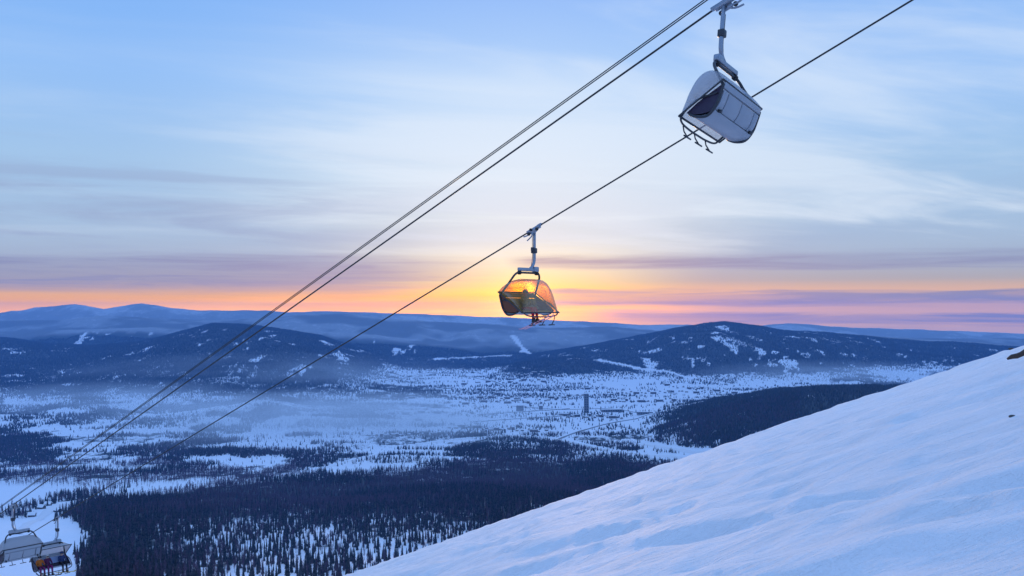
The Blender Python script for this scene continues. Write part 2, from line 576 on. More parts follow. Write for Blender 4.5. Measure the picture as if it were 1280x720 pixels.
def seg_dist(X, Y, poly):
    d = np.full(np.shape(X), 1e9)
    for (a, b) in zip(poly[:-1], poly[1:]):
        ax, ay, bx, by = a[0], a[1], b[0], b[1]
        L = (bx - ax) ** 2 + (by - ay) ** 2
        t = np.clip(((X - ax) * (bx - ax) + (Y - ay) * (by - ay)) / max(L, 1e-6), 0, 1)
        d = np.minimum(d, np.hypot(X - ax - t * (bx - ax), Y - ay - t * (by - ay)))
    return d


# roads and lanes that show as pale lines (name, width, cleared half-width, material, path)
ROADS = [
    ("road", 26, 40, 'road', [(520, 556), (580, 549), (640, 545), (690, 548), (740, 559), (790, 567), (850, 573), (900, 577)]),
    ("road", 20, 34, 'road', [(800, 556), (850, 563), (900, 568)]),
    ("road", 16, 30, 'road_dark', [(690, 552), (720, 541), (760, 530), (810, 519), (850, 511)]),
    ("ski_run", 15, 34, 'road', [(716, 447), (745, 450), (780, 457), (820, 464), (862, 474)]),
    ("road", 14, 24, 'road_dark', [(480, 476), (530, 467), (570, 468), (600, 474), (630, 482)]),
    ("road", 16, 30, 'road', [(20, 668), (60, 640), (90, 628), (130, 622), (190, 617)]),
    ("road", 14, 24, 'road', [(350, 595), (400, 587), (440, 576), (480, 566)]),
    ("ski_run", 17, 30, 'road', [(641, 421), (647, 428), (654, 436), (662, 443)]),
    ("snow_field", 24, 50, 'road', [(545, 449.5), (580, 447.5), (610, 446), (640, 444)]),
    ("road", 12, 22, 'road_dark', [(640, 508), (700, 512), (760, 511), (800, 516)]),
]
ROAD_W = [[pix2world(*p) for p in r[4]] for r in ROADS]


def cover(X, Y, Z=None):
    """how thickly trees stand (0..1); lowered on far ranges to paint in haze paleness"""
    if Z is None:
        Z = height(X, Y)
    px, py = to_pix(X, Y, Z)
    n_big = fbm(X / 620, Y / 620, 201, 4)
    n_mid = fbm(X / 170, Y / 170, 231, 3)
    n_far = fbm(X / 120, Y / 330, 261, 5, .7)
    c = np.zeros(np.shape(X))
    # forest on our own mountainside
    edge = np.interp(px, [0, 40, 80, 110, 200, 300, 400, 500, 600, 700, 800, 860], [640, 634, 622, 617, 612, 602, 594, 586, 572, 568, 571, 574])
    near_f = sstep(-6, 10, py - edge + (n_mid - .5) * 22) * (Y < 3700)
    thin = sstep(632, 675, py) * sstep(120, 330, px) * sstep(640, 540, px)
    near_f = near_f * (1 - thin * (.45 + .5 * sstep(.42, .58, n_mid)))
    clear = sstep(112, 92, px + (n_mid - .5) * 26 + np.clip(655 - py, 0, 40) * 1.2) * sstep(642, 652, py)
    near_f = near_f * (1 - clear)
    c = np.maximum(c, near_f)
    # valley: scattered clumps and hedgerows
    val = (Z < 60) * (Y > 2250)
    vclump = sstep(.53, .63, n_mid * .55 + n_big * .45) * .62 + sstep(.57, .66, fbm(X / 340, Y / 90, 311, 3)) * .40 + .014
    mist_side = sstep(560, 330, px) * sstep(560, 600, py) * sstep(3000, 3400, Y)
    town = sstep(520, 580, px) * sstep(910, 850, px) * sstep(470, 478, py) * sstep(546, 534, py)
    vclump = vclump * (1 - .62 * town)
    c = np.maximum(c, val * np.maximum(vclump * (1 - .35 * mist_side), .92 * sstep(7300, 8300, Y)))
    # hills
    lv = sstep(470, 360, px) * sstep(2150, 2500, Y) * (Y < 7000)
    th = .055 * sstep(3700, 3200, Y)
    c = np.maximum(c, lv * sstep(.50, .57, th + n_mid * .6 + fbm(X / 240, Y / 240, 331, 3) * .4) * .75)
    hill = sstep(16, 70, Z) * (1 - lv * .8) * (Y > 2900)
    hc = sstep(.70, .61, n_far) * .85 + .15
    n_rng = fbm(X / 700, Y / 500, 271, 4, .6)
    hc = hc + (.60 + .20 * sstep(.60, .44, n_rng) - hc) * sstep(9500, 9900, Y)  # far ranges thinned evenly so their colour carries haze paleness
    hc = hc * (1 - .22 * sstep(11900, 12500, Y))  # farthest range paled further, distance haze put into its colour
    rocky = sstep(.50, .58, fbm(X / 90, Y / 330, 411, 4, .62)) * sstep(.46, .56, fbm(X / 900, Y / 900, 415, 2)) * sstep(150, 330, Z) * sstep(820, 880, px) * (Y < 11000)
    hc = hc * (1 - .75 * rocky)
    knoll = np.exp(-((Y - 5000) / 900) ** 2) * sstep(400, 250, px)
    hc = hc * (1 - .62 * knoll * sstep(.44, .56, n_mid))
    c = np.maximum(c, hill * hc)
    lefty = sstep(501, 484, py + (n_mid - .5) * 16) * sstep(480, 400, px) * (Y > 4500)
    c = np.maximum(c, lefty * (hc * .95))
    spur = np.exp(-((Y - 3800) / 900) ** 2) * sstep(6, 50, Z + (n_mid - .5) * 60) * sstep(715, 830, px + (n_big - .5) * 110)
    c = np.maximum(c, np.clip(spur * 1.25, 0, 1) * (1 - .5 * sstep(.50, .62, fbm(X / 90, Y / 200, 281, 4, .6))))
    for r, pts in zip(ROADS, ROAD_W):
        c = c * sstep(r[2] * .6, r[2] * 1.1, seg_dist(X, Y, pts))
    return np.clip(c, 0, 1)


# azimuth columns shared by the near slope and the land beyond
az_fine = np.radians(np.linspace(-36, 36, 640))
az_side = np.radians(np.linspace(36, 66, 41)[1:])
az_land = np.concatenate([-az_side[::-1], az_fine, az_side])
az_back = np.radians(np.linspace(66, 294, 80)[1:-1])
az_all = np.concatenate([az_land, az_back])


def polar(azs, rs, closed):
    A, R = np.meshgrid(azs, rs)
    X = R * np.sin(A); Y = R * np.cos(A)
    nr, na = A.shape
    i = np.arange(nr - 1)[:, None]
    j = np.arange(na if closed else na - 1)[None, :]
    j2 = (j + 1) % na
    F = np.stack([i * na + j, i * na + j2, (i + 1) * na + j2, (i + 1) * na + j], -1).reshape(-1, 4)
    return X.ravel(), Y.ravel(), F


# near snow slope: drifts and wind ripples are real relief
rs = np.exp(np.linspace(np.log(.7), np.log(300), 360))
X, Y, F = polar(az_all, rs, True)
Z = height(X, Y)
ang = math.radians(-38)
U = X * math.cos(ang) + Y * math.sin(ang)
V = -X * math.sin(ang) + Y * math.cos(ang)
Rr = np.hypot(X, Y)
amp = sstep(1.5, 6, Rr) * (1 - sstep(150, 290, Rr))
dr = (fbm(U / 9.0, V / 2.4, 601, 3) - .5) * .42 + (np.abs(2 * fbm(U / 3.6 + V / 9, V / 1.1, 611, 3) - 1) - .3) * -.20
dr = dr + (fbm(U / 2.6, V / .5, 621, 3) - .5) * .17 + (fbm(U / 34, V / 15, 631, 2) - .5) * .6 * sstep(6, 30, Rr)
lump = (fbm(X / .9, Y / .9, 641, 3) - .5) * .16 * sstep(.45, .62, fbm(X / 5, Y / 5, 651, 2))
for v0, ph, ln0, ln1 in ((3.5, .3, -30, 40), (4.6, .5, -30, 40), (-6.0, 1.9, -40, 25), (-7.2, 2.0, -40, 25), (11.0, 4.2, -20, 60), (17.5, 1.1, -30, 60), (18.8, 1.2, -30, 60), (-13.0, 3.0, -50, 20), (26.0, 2.2, -30, 70)):
    dd = V - v0 - .9 * np.sin(U / 13 + ph) - .3 * np.sin(U / 4.1 + ph * 3)
    wd = .16 + .006 * Rr
    dr = dr + (-.075 * np.exp(-(dd / wd) ** 2) + .03 * np.exp(-((dd - wd * 1.7) / wd) ** 2)) * sstep(ln0, ln0 + 8, U) * sstep(ln1, ln1 - 8, U) * sstep(.30, .5, fbm(U / 6, V / 6, 661, 2))
Z = Z + amp * (dr + lump)
me = np_mesh('snow_slope', np.stack([X, Y, Z], 1), F, [M['snow_near']])
tag(link_mesh('snow_slope', me), kind='structure')

rs = np.exp(np.linspace(np.log(300), np.log(15400), 390))
X, Y, F = polar(az_land, rs, False)
Z = height(X, Y)
C = cover(X, Y, Z)
# real trees stand on the nearer land; beyond about 10 km forest and haze paleness are put into colour
hillside = np.maximum(sstep(14, 60, Z) * (Y > 2900), C * (Y > 4500) * sstep(.5, .8, C))
fcov = C * (.66 + .06 * hillside * sstep(2900, 3600, Y) + .30 * sstep(8800, 9900, Y))
scrub = (.10 + .42 * sstep(.40, .64, fbm(X / 520, Y / 260, 901, 4, .6))) * (Y > 2800) * (1 - hillside) * sstep(9000, 7000, Y)
for r, pts in zip(ROADS, ROAD_W):
    scrub = scrub * sstep(r[2] * .6, r[2] * 1.2, seg_dist(X, Y, pts))
pxg, pyg = to_pix(X, Y, Z)
scrub = scrub * (1 - .6 * sstep(540, 600, pxg) * sstep(548, 535, pyg))
fcov = np.maximum(fcov, scrub)
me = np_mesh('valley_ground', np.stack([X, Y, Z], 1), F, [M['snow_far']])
at = me.attributes.new('cover', 'FLOAT', 'POINT')
at.data.foreach_set('value', fcov.astype(np.float32))
at = me.attributes.new('merge', 'FLOAT', 'POINT')
at.data.foreach_set('value', sstep(9500, 9900, Y).astype(np.float32))
tag(link_mesh('valley_ground', me), kind='structure')

for r, pts in zip(ROADS, ROAD_W):
    P = curve_pts(pts, 12)
    vs, fs = [], []
    for i, p in enumerate(P):
        t = (P[min(i + 1, len(P) - 1)] - P[max(i - 1, 0)]); t.z = 0; t.normalize()
        n = Vector((-t.y, t.x, 0)) * (.6 + .8 * float(fbm(np.array(i * .6), np.array(.5), 77, 2)))
        for k in (-1, -.33, .33, 1):
            q = p + n * (r[1] / 2 * k)
            vs.append((q.x, q.y, float(height(q.x, q.y)) + (1.6 if abs(k) < .5 else .2)))
    for i in range(len(P) - 1):
        for k in range(3):
            a = i * 4 + k
            fs.append((a, a + 1, a + 5, a + 4))
    me = np_mesh(r[0], np.array(vs), np.array(fs), [M[r[3]]])
    tag(link_mesh(r[0], me), kind='structure')

# ------------------------------------------------------------------ trees
M['needles'] = principled('fir_needles', (.030, .038, .036), .8, 0, .45, 1.2, spec=.2)
M['twigs'] = principled('bare_twigs', (.11, .066, .10), .85, 0, .35, 1.0, spec=.1)
t = NT(M['needles'].node_tree)
p = t.new('ShaderNodeBsdfPrincipled'); o_ = t.new('ShaderNodeOutputMaterial'); t.link(p.outputs[0], o_.inputs[0])
oi_ = t.new('ShaderNodeObjectInfo'); g_ = t.new('ShaderNodeNewGeometry'); sx = t.new('ShaderNodeSeparateXYZ')
t.link(g_.outputs['True Normal'], sx.inputs[0])
isl = t.math('FRACT', t.math('ADD', oi_.outputs['Random'], g_.outputs['Random Per Island']))
nn = t.noise(g_.outputs['Position'], .9, 3)
leaf = t.mix(isl, (.018, .024, .026), (.072, .074, .080))
rime = t.math('MULTIPLY', t.smooth(t.math('MULTIPLY', sx.outputs[2], nn), .22, .5), t.math('MULTIPLY', isl, .18))
t.link(t.mix(rime, leaf, (.6, .64, .7)), p.inputs['Base Color'])
p.inputs['Roughness'].default_value = .85
p.inputs['Specular IOR Level'].default_value = .15
M['bark'] = principled('dark_bark', (.06, .048, .045), .85, 0, .3, 3, spec=.2)


def make_fir(seed, h=15.0, rad=1.9, tiers=11):
    rn = random.Random(seed)
    root = empty('fir_tree', (0, 0, 0))
    bt = bmesh.new()
    tube(bt, [(0, 0, -.6), (0, 0, h * .3), (0, 0, h * .93)], [.2, .14, .03], 5)
    trunk = obj('trunk', bt, M['bark'], root)
    bc = bmesh.new()
    for i in range(tiers):
        f = i / (tiers - 1)
        zt = h * (.10 + .84 * f) + h * .11
        r = rad * (1 - f) ** .85 * rn.uniform(.85, 1.15) + .12
        zb = h * (.07 + .84 * f) - r * .25
        n = 9
        off = rn.uniform(0, 6.28)
        top = bc.verts.new((rn.uniform(-.06, .06), rn.uniform(-.06, .06), min(zt, h)))
        ring = []
        for k in range(n * 2):
            a = off + math.pi * k / n
            rr = r * (rn.uniform(.85, 1.25) if k % 2 == 0 else rn.uniform(.35, .6))
            zz = zb + (0 if k % 2 == 0 else h * .03) + rn.uniform(-.15, .15)
            ring.append(bc.verts.new((rr * math.cos(a), rr * math.sin(a), zz)))
        for k in range(n * 2):
            bc.faces.new((top, ring[k], ring[(k + 1) % (2 * n)]))
    crown = obj('crown', bc, M['needles'], root, smooth=False)
    return root, trunk, crown


def make_bare(seed, h=13.0):
    rn = random.Random(seed)
    root = empty('birch_tree', (0, 0, 0))
    bt = bmesh.new()
    tube(bt, [(0, 0, -.6), (.1, .05, h * .35), (rn.uniform(-.3, .3), .1, h * .8)], [.17, .12, .04], 5)
    trunk = obj('trunk', bt, M['bark'], root)
    bc = bmesh.new()
    for k in range(78):
        f = rn.uniform(.25, .85)
        a = rn.uniform(0, 6.28)
        L = h * rn.uniform(.16, .30) * (1.15 - f * .5)
        el = rn.uniform(.55, 1.25)
        b = Vector((.1 * f, .05, h * f))
        d = Vector((math.cos(a) * math.cos(el), math.sin(a) * math.cos(el), math.sin(el)))
        s = d.cross(Vector((0, 0, 1))).normalized() * rn.uniform(.04, .08)
        m1 = b + d * L * .55
        tip = b + d * L + Vector((rn.uniform(-.3, .3), rn.uniform(-.3, .3), .2))
        v = [bc.verts.new(p) for p in (b - s * .4, b + s * .4, m1 + s * 1.6, m1 - s * 1.6, tip)]
        bc.faces.new((v[0], v[1], v[2], v[3])); bc.faces.new((v[3], v[2], v[4]))
    crown = obj('crown', bc, M['twigs'], root, smooth=False)
    return root, trunk, crown


firs = [make_fir(1, 15, 1.7), make_fir(2, 17, 2.0, 12), make_fir(3, 13, 1.55, 10)]
bares = [make_bare(4), make_bare(5, 14.5)]
protos = firs + bares

# candidate places on our own mountainside
def sample(n, y0, y1, umin, umax):
    yy = np.sqrt(RNG.uniform(y0 ** 2, y1 ** 2, n))
    uu = RNG.uniform(umin, umax, n)
    return (uu - 640) / FPX * yy, yy

tx, ty = sample(150000, 560, 3800, -40, 1000)
tz = height(tx, ty)
tc_ = cover(tx, ty, tz)
px, py = to_pix(tx, ty, tz)
keep = (RNG.uniform(0, 1, len(tx)) < tc_ * np.where(ty < 3000, .85, .75)) & (py < 760)
# leave out what the snow shoulder hides
keep &= py - 22 < 720 - .341 * (px - 430) + 8
tx, ty, tz, px, py = (a[keep] for a in (tx, ty, tz, px, py))
bare_p = sstep(.40, .60, fbm(tx / 260, ty / 260, 701, 3)) * sstep(655, 625, py) * .68 + .32
is_bare = RNG.uniform(0, 1, len(tx)) < bare_p
order = np.argsort(ty)
vis = (px[order] > -5) & (px[order] < 1290) & (py[order] - 18 < 720)
front = order[vis][:300]
front_set = set(front.tolist())
rest = np.array([i for i in range(len(tx)) if i not in front_set])
print('near trees', len(tx))

used = set()
for i in front:
    bare = bool(is_bare[i])
    k = (3 + int(i) % 2) if bare else int(i) % 3
    root, trunk, crown = protos[k]
    if k in used:
        r2 = root.copy(); COL.objects.link(r2)
        for part in (trunk, crown):
            p2 = part.copy(); COL.objects.link(p2); p2.parent = r2
        root = r2
    used.add(k)
    s = float(RNG.uniform(.72, 1.25))
    root.location = (tx[i], ty[i], tz[i])
    root.rotation_euler = (0, 0, float(RNG.uniform(0, 6.28)))
    root.scale = (s, s, s * float(RNG.uniform(.9, 1.15)))
    if bare:
        tag(root, 'bare leafless birch standing among the firs on the snowy lower slope', 'tree', 'bare birches nearest on the lower slope')
    else:
        tag(root, 'narrow dark fir standing in the snow at the near edge of the forest', 'tree', 'dark firs nearest on the lower slope')


def scatter(name, idx, variants, label, cat):
    me = bpy.data.meshes.new(name)
    n = len(idx)
    me.vertices.add(n)
    me.vertices.foreach_set('co', np.stack([tx[idx], ty[idx], tz[idx]], 1).astype(np.float32).ravel())
    for nm, vals, ty_ in (('grow', RNG.uniform(.62, 1.25, n), 'FLOAT'), ('turn', RNG.uniform(0, 6.28, n), 'FLOAT'), ('pick', RNG.integers(0, len(variants), n), 'INT')):
        a = me.attributes.new(nm, ty_, 'POINT')
        a.data.foreach_set('value', vals.astype(np.float32 if ty_ == 'FLOAT' else np.int32))
    o = link_mesh(name, me)
    ng = bpy.data.node_groups.new(name, 'GeometryNodeTree')
    ng.interface.new_socket('Geometry', in_out='INPUT', socket_type='NodeSocketGeometry')
    ng.interface.new_socket('Geometry', in_out='OUTPUT', socket_type='NodeSocketGeometry')
    N = ng.nodes; L = ng.links
    gi = N.new('NodeGroupInput'); go = N.new('NodeGroupOutput')
    iop = N.new('GeometryNodeInstanceOnPoints')
    L.new(gi.outputs[0], iop.inputs['Points'])
    jall = N.new('GeometryNodeJoinGeometry')
    for (_, trunk, crown) in reversed(variants):
        j = N.new('GeometryNodeJoinGeometry')
        for part in (trunk, crown):
            oi = N.new('GeometryNodeObjectInfo')
            oi.inputs['Object'].default_value = part
            oi.transform_space = 'ORIGINAL'
            L.new(oi.outputs['Geometry'], j.inputs[0])
        g2i = N.new('GeometryNodeGeometryToInstance')
        L.new(j.outputs[0], g2i.inputs[0])
        L.new(g2i.outputs[0], jall.inputs[0])
    L.new(jall.outputs[0], iop.inputs['Instance'])
    iop.inputs['Pick Instance'].default_value = True
    def attr(nm, dt):
        a = N.new('GeometryNodeInputNamedAttribute'); a.data_type = dt
        a.inputs['Name'].default_value = nm
        return a.outputs[0]
    L.new(attr('pick', 'INT'), iop.inputs['Instance Index'])
    cx = N.new('ShaderNodeCombineXYZ')
    L.new(attr('turn', 'FLOAT'), cx.inputs[2])
    e2r = N.new('FunctionNodeEulerToRotation')
    L.new(cx.outputs[0], e2r.inputs[0])
    L.new(e2r.outputs[0], iop.inputs['Rotation'])
    L.new(attr('grow', 'FLOAT'), iop.inputs['Scale'])
    L.new(iop.outputs[0], go.inputs[0])
    md = o.modifiers.new('scatter', 'NODES')
    md.node_group = ng
    tag(o, label, cat, kind='stuff')
    return o


scatter('fir_forest', rest[~is_bare[rest]], firs, 'dense dark fir forest covering the lower mountainside above the valley', 'forest')
scatter('birch_forest', rest[is_bare[rest]], bares, 'purplish leafless birch woods between the firs on the lower mountainside', 'forest')


# woods farther out: small trees joined into one mesh
def far_woods(name, n, y0, y1, umin, umax, kf, label):
    X, Y = sample(n, y0, y1, umin, umax)
    Z = height(X, Y)
    C = cover(X, Y, Z)
    px, py = to_pix(X, Y, Z)
    k = (RNG.uniform(0, 1, n) < C * kf) & (px > -30) & (px < 1310)
    k &= py - 6 < 720 - .341 * (px - 430) + 4
    X, Y, Z = X[k], Y[k], Z[k]
    n = len(X)
    print(name, n)
    h = RNG.uniform(8, 17, n)
    bare = RNG.uniform(0, 1, n) < .35
    r = h * np.where(bare, RNG.uniform(.20, .30, n), RNG.uniform(.13, .20, n)) * np.where(Y > 6000, 1.25, 1.0)
    a0 = RNG.uniform(0, 6.28, n)
    V = np.zeros((n, 5, 3))
    for q in range(4):
        a = a0 + q * np.pi / 2
        V[:, q, 0] = X + r * np.cos(a) * RNG.uniform(.7, 1.3, n)
        V[:, q, 1] = Y + r * np.sin(a) * RNG.uniform(.7, 1.3, n)
        V[:, q, 2] = Z - .8 + h * RNG.uniform(0, .15, n)
    V[:, 4] = np.stack([X, Y, Z + h], 1)
    b = (np.arange(n) * 5)[:, None]
    F = np.concatenate([np.concatenate([b + q, b + (q + 1) % 4, b + 4], 1) for q in range(4)], 0)
    me = np_mesh(name, V.reshape(-1, 3), F, [M['needles']], smooth=False)
    return tag(link_mesh(name, me), label, 'forest', kind='stuff')


far_woods('valley_woods', 330000, 3000, 6200, -40, 1310, .60, 'scattered dark trees and copses across the snowy valley floor and the wooded hill')
far_woods('hill_woods', 340000, 6200, 9550, -40, 1310, .52, 'dark woods covering the hills on both sides beyond the valley town')

# ------------------------------------------------------------------ haze
def volume_material(name, col, dens, soft=None):
    m = bpy.data.materials.new(name)
    m.use_nodes = True
    t = NT(m.node_tree)
    out = t.new('ShaderNodeOutputMaterial')
    v = t.new('ShaderNodeVolumePrincipled')
    v.inputs['Color'].default_value = (*col, 1)
    v.inputs['Density'].default_value = dens
    v.inputs['Anisotropy'].default_value = 0.0
    t.link(v.outputs[0], out.inputs['Volume'])
    if soft:
        c = t.new('ShaderNodeTexCoord')
        ln = t.new('ShaderNodeVectorMath', operation='LENGTH')
        sc_ = t.new('ShaderNodeVectorMath', operation='DIVIDE')
        t.link(c.outputs['Object'], sc_.inputs[0])
        sc_.inputs[1].default_value = soft
        t.link(sc_.outputs[0], ln.inputs[0])
        n = t.noise(sc_.outputs[0], 2.6, 3, .6)
        t.link(t.math('MULTIPLY', t.smooth(ln.outputs['Value'], 1.0, 0.15, 0.0, dens), t.smooth(n, .3, .65, .35, 1.5)), v.inputs['Density'])
    return m


bm = bmesh.new()
box(bm, (0, 7700, (HC + 92 - 45) / 2), (40000, 16600, HC + 92 + 45))
hz = obj('haze', bm, volume_material('blue_haze', (.15, .44, 1.0), 4.4e-5), smooth=False)
tag(hz, 'thin blue evening haze filling the whole valley', 'haze', kind='stuff')


def mist(c, s, dens, label):
    bm = bmesh.new()
    bmesh.ops.create_uvsphere(bm, u_segments=40, v_segments=20, radius=1.0)
    for v in bm.verts:
        k = 1 + .0 * (float(fbm(np.array(v.co.x * 2.2 + c[0]), np.array(v.co.y * 2.2 + 40), 801, 3)) - .5) * 2
        v.co = Vector((v.co.x * s[0] * k, v.co.y * s[1] * k, v.co.z * s[2] * k))
    o = obj('mist', bm, volume_material('valley_mist', (.92, .96, 1.0), dens, s))
    o.location = c
    tag(o, label, 'mist', kind='stuff')


mist((-850, 4000, 40), (1250, 1000, 130), 2.6e-3, 'pale bank of mist lying on the snowfields left of the town')
mist((-1700, 6000, 70), (1700, 800, 200), 8.0e-4, 'bluish mist at the foot of the dark left hill')
mist((-2100, 4600, 50), (1100, 800, 120), 1.2e-3, 'faint mist low over the far left of the valley floor')
mist((2300, 6300, 60), (1300, 600, 130), 9.0e-4, 'thin mist at the foot of the right mountain')

# ------------------------------------------------------------------ chairlift
ROPE_AZ = math.radians(50)
FWD = Vector((-38.1, 32.0, -21.3))          # down-valley run of both ropes
PA = Vector((5.98, 25.0, HC + 8.62))        # hanging points of the four chairs
PA3 = PA + FWD
PB = Vector((.935, 37.0, HC + 3.31))
PB4 = Vector((-32.8, 64.0, HC - 15.1))


def rope(name, p, q, r, label, before=.62, after=1.4):
    bm = bmesh.new()
    a = p + (p - q) * before
    b = p + (q - p) * after
    pts = [a.lerp(b, i / 40) for i in range(41)]
    tube(bm, pts, r, 8)
    o = obj(name, bm, M['rope'])
    tag(o, label, 'cable')
    return o


rope('haul_rope', PA, PA3, .031, 'dark haul rope that carries the empty grey chair at the top of the picture')
rope('haul_rope', PB, PB4, .033, 'dark haul rope that carries the amber chair in front of the sunset')
off = Vector((-.33, 0, .235))
rope('signal_cable', PA + off, PA3 + off, .018, 'upper of two thin cables strung side by side just above the haul rope')
off = Vector((-.32, 0, .175))
rope('signal_cable', PA + off, PA3 + off, .018, 'lower of two thin cables strung side by side just above the haul rope')

CX = .42      # carrier centre to the right of the rope
HWID = 1.15   # half width of the seat


def make_chair(label, loc, rz, tilt, bubble_mat, raised=False, roll=0.0, side='side_dark'):
    root = empty('lift_chair', loc, rz)
    root.rotation_euler = (0, math.radians(roll), rz)
    tag(root, label, 'chair lift', 'bubble chairs hanging from the haul ropes')
    # grip with rollers
    b = bmesh.new()
    box(b, (0, 0, -.02), (.16, .62, .15), bevel=.03)
    box(b, (0, .30, .02), (.12, .22, .10), bevel=.02)
    box(b, (0, -.30, .02), (.12, .22, .10), bevel=.02)
    box(b, (.10, -.02, -.10), (.10, .30, .22), bevel=.03)
    grip = obj('grip', b, M['steel'], root)
    grip.rotation_euler = (tilt, 0, 0)
    for (y, z, r) in ((.22, -.14, .075), (-.24, -.14, .075), (-.08, -.02, .06)):
        b = bmesh.new()
        tube(b, [(.13, y, z), (.16, y, z), (.20, y, z)], [r * .9, r, r * .9], 14)
        obj('roller', b, M['rubber'], grip)
    b = bmesh.new()
    tube(b, curve_pts([(.08, -.05, -.12), (.14, -.32, -.16), (.14, -.55, -.12)], 4), .03, 8)
    tube(b, curve_pts([(.08, .05, -.10), (.12, -.20, -.28), (.12, -.46, -.34)], 4), .028, 8)
    obj('lever', b, M['steel'], grip)
    # hanger: straight tube, then bent inwards to the crossbeam
    b = bmesh.new()
    tube(b, [(0, 0, -.05), (0, 0, -.5), (0, 0, -1.0)] + curve_pts([(0, 0, -1.15), (.02, 0, -1.38), (.12, 0, -1.56), (.28, 0, -1.68)], 4), .062, 10)
    obj('hanger_arm', b, M['steel'], root)
    b = bmesh.new()
    box(b, (.02, 0, -.92), (.21, .20, .22), bevel=.03)
    box(b, (.13, 0, -.86), (.10, .12, .16), bevel=.02)
    obj('joint_block', b, M['dark_steel'], root)
    b = bmesh.new()
    tube(b, curve_pts([(.14, 0, -.3), (.14, 0, -.8), (.13, 0, -1.2), (.22, 0, -1.6)], 4), .012, 6)
    obj('wire', b, M['cable'], root)
    # crossbeam
    b = bmesh.new()
    box(b, (CX - .02, 0, -1.72), (1.30, .13, .14), bevel=.03)
    box(b, (CX - .48, 0, -1.70), (.30, .20, .22), bevel=.04)
    obj('crossbeam', b, M['steel'], root)
    for s in (-1, 1):
        b = bmesh.new()
        tube(b, [(CX + s * .56 - .05, 0, -1.86), (CX + s * .56 + .05, 0, -1.86)], .085, 12)
        obj('rubber_mount', b, M['rubber'], root)
    # bail: top tube and two arms swept back to the seat
    def P(x, y, z):
        return Vector((CX + x, y, z))
    half = [P(.55, 0, -1.86), P(.70, -.01, -1.88), P(.82, -.06, -1.98), P(.90, -.14, -2.14), P(1.06, -.42, -2.58), P(HWID, -.56, -2.80)]
    path = [Vector((2 * CX - p.x, p.y, p.z)) for p in half[::-1]] + half
    b = bmesh.new()
    tube(b, curve_pts(path, 4), .044, 9)
    obj('bail_frame', b, M['dark_steel'], root)
    for s in (-1, 1):
        b = bmesh.new()
        tube(b, curve_pts([P(s * HWID, -.56, -2.78), P(s * HWID, -.50, -3.0), P(s * HWID, -.38, -3.34), P(s * HWID, -.16, -3.58), P(s * HWID, .14, -3.58), P(s * HWID, .40, -3.47)], 4), .04, 9)
        obj('side_frame', b, M['dark_steel'], root)
    # seat shell and back shells, curved in profile
    def shell(x0, x1, prof, th):
        b = bmesh.new()
        pr = curve_pts([(0, y, z) for y, z in prof], 4)
        rows = []
        for i, p in enumerate(pr):
            t = (pr[min(i + 1, len(pr) - 1)] - pr[max(i - 1, 0)]).normalized()
            n = Vector((0, -t.z, t.y))
            rows.append([b.verts.new(P(x, (p + n * k).y, (p + n * k).z)) for x, k in ((x0, 0), (x1, 0), (x1, th), (x0, th))])
        for a, c in zip(rows[:-1], rows[1:]):
            for k in range(4):
                b.faces.new((a[k], a[(k + 1) % 4], c[(k + 1) % 4], c[k]))
        b.faces.new(rows[0]); b.faces.new(rows[-1][::-1])
        bmesh.ops.recalc_face_normals(b, faces=b.faces[:])
        es = [e for e in b.edges if len(e.link_faces) == 2 and e.calc_face_angle(0) > .9]
        bmesh.ops.bevel(b, geom=es, offset=min(.02, abs(th) * .3), segments=2, profile=.5, affect='EDGES')
        return b
    cuts = [-1.10, -.80, .02, .80, 1.10]
    obj('headrest_band', shell(-1.12, 1.12, [(-.62, -2.70), (-.60, -2.80), (-.57, -2.89)], .06), M['shell'], root)
    for a, c in zip(cuts[:-1], cuts[1:]):
        bp = obj('back_panel', shell(a + .022, c - .022, [(-.58, -2.91), (-.53, -3.08), (-.45, -3.28), (-.34, -3.42)], .07), M['shell'], root)
        bd = shell(a + .04, c - .04, [(-.50, -2.93), (-.45, -3.08), (-.37, -3.25), (-.28, -3.35)], .05)
        obj('cushion', bd, M['back_pad'], bp)
    obj('seat_shell', shell(-1.12, 1.12, [(-.36, -3.45), (-.22, -3.56), (.05, -3.59), (.28, -3.54), (.42, -3.46)], .06), M['shell'], root)
    obj('seat_cushion', shell(-1.08, 1.08, [(-.28, -3.37), (-.10, -3.45), (.10, -3.47), (.34, -3.43)], .06), M['pad'], root)
    for s in (-1, 1):
        b = bmesh.new()
        tube(b, [P(s * .95, -.37, -3.42), P(s * .95, -.46, -3.45)], .05, 10)
        obj('bolt', b, M['dark_steel'], root)
    for sx_ in (-1, 1):  # added plates fill the open ends with the dark of the interior
        b = bmesh.new()
        poly = [(-.55, -2.73), (-.2, -2.93), (.2, -3.17), (.50, -3.41), (.42, -3.47), (.06, -3.50), (-.2, -3.47), (-.36, -3.33), (-.47, -3.06)]
        lo = [b.verts.new(P(sx_ * 1.135, y, z)) for y, z in poly]
        hi = [b.verts.new(P(sx_ * 1.105, y, z)) for y, z in poly]
        b.faces.new(lo); b.faces.new(hi[::-1])
        for k in range(len(poly)):
            b.faces.new((lo[k], hi[k], hi[(k + 1) % len(poly)], lo[(k + 1) % len(poly)]))
        obj('side_shade_fill', b, M[side], root, smooth=False)
    # bubble: vaulted shell from the back edge over to the front bar
    prof = curve_pts([(0, -.58, -2.66), (0, -.45, -2.44), (0, -.16, -2.19), (0, .16, -2.13), (0, .42, -2.30), (0, .60, -2.68), (0, .67, -3.12), (0, .68, -3.50)], 5)
    A, B = Vector((0, -.58, -2.66)), Vector((0, .68, -3.50))
    piv = Vector((0, -.42, -2.95))
    Rm = Matrix.Rotation(math.radians(74), 3, 'X') if raised else Matrix.Identity(3)
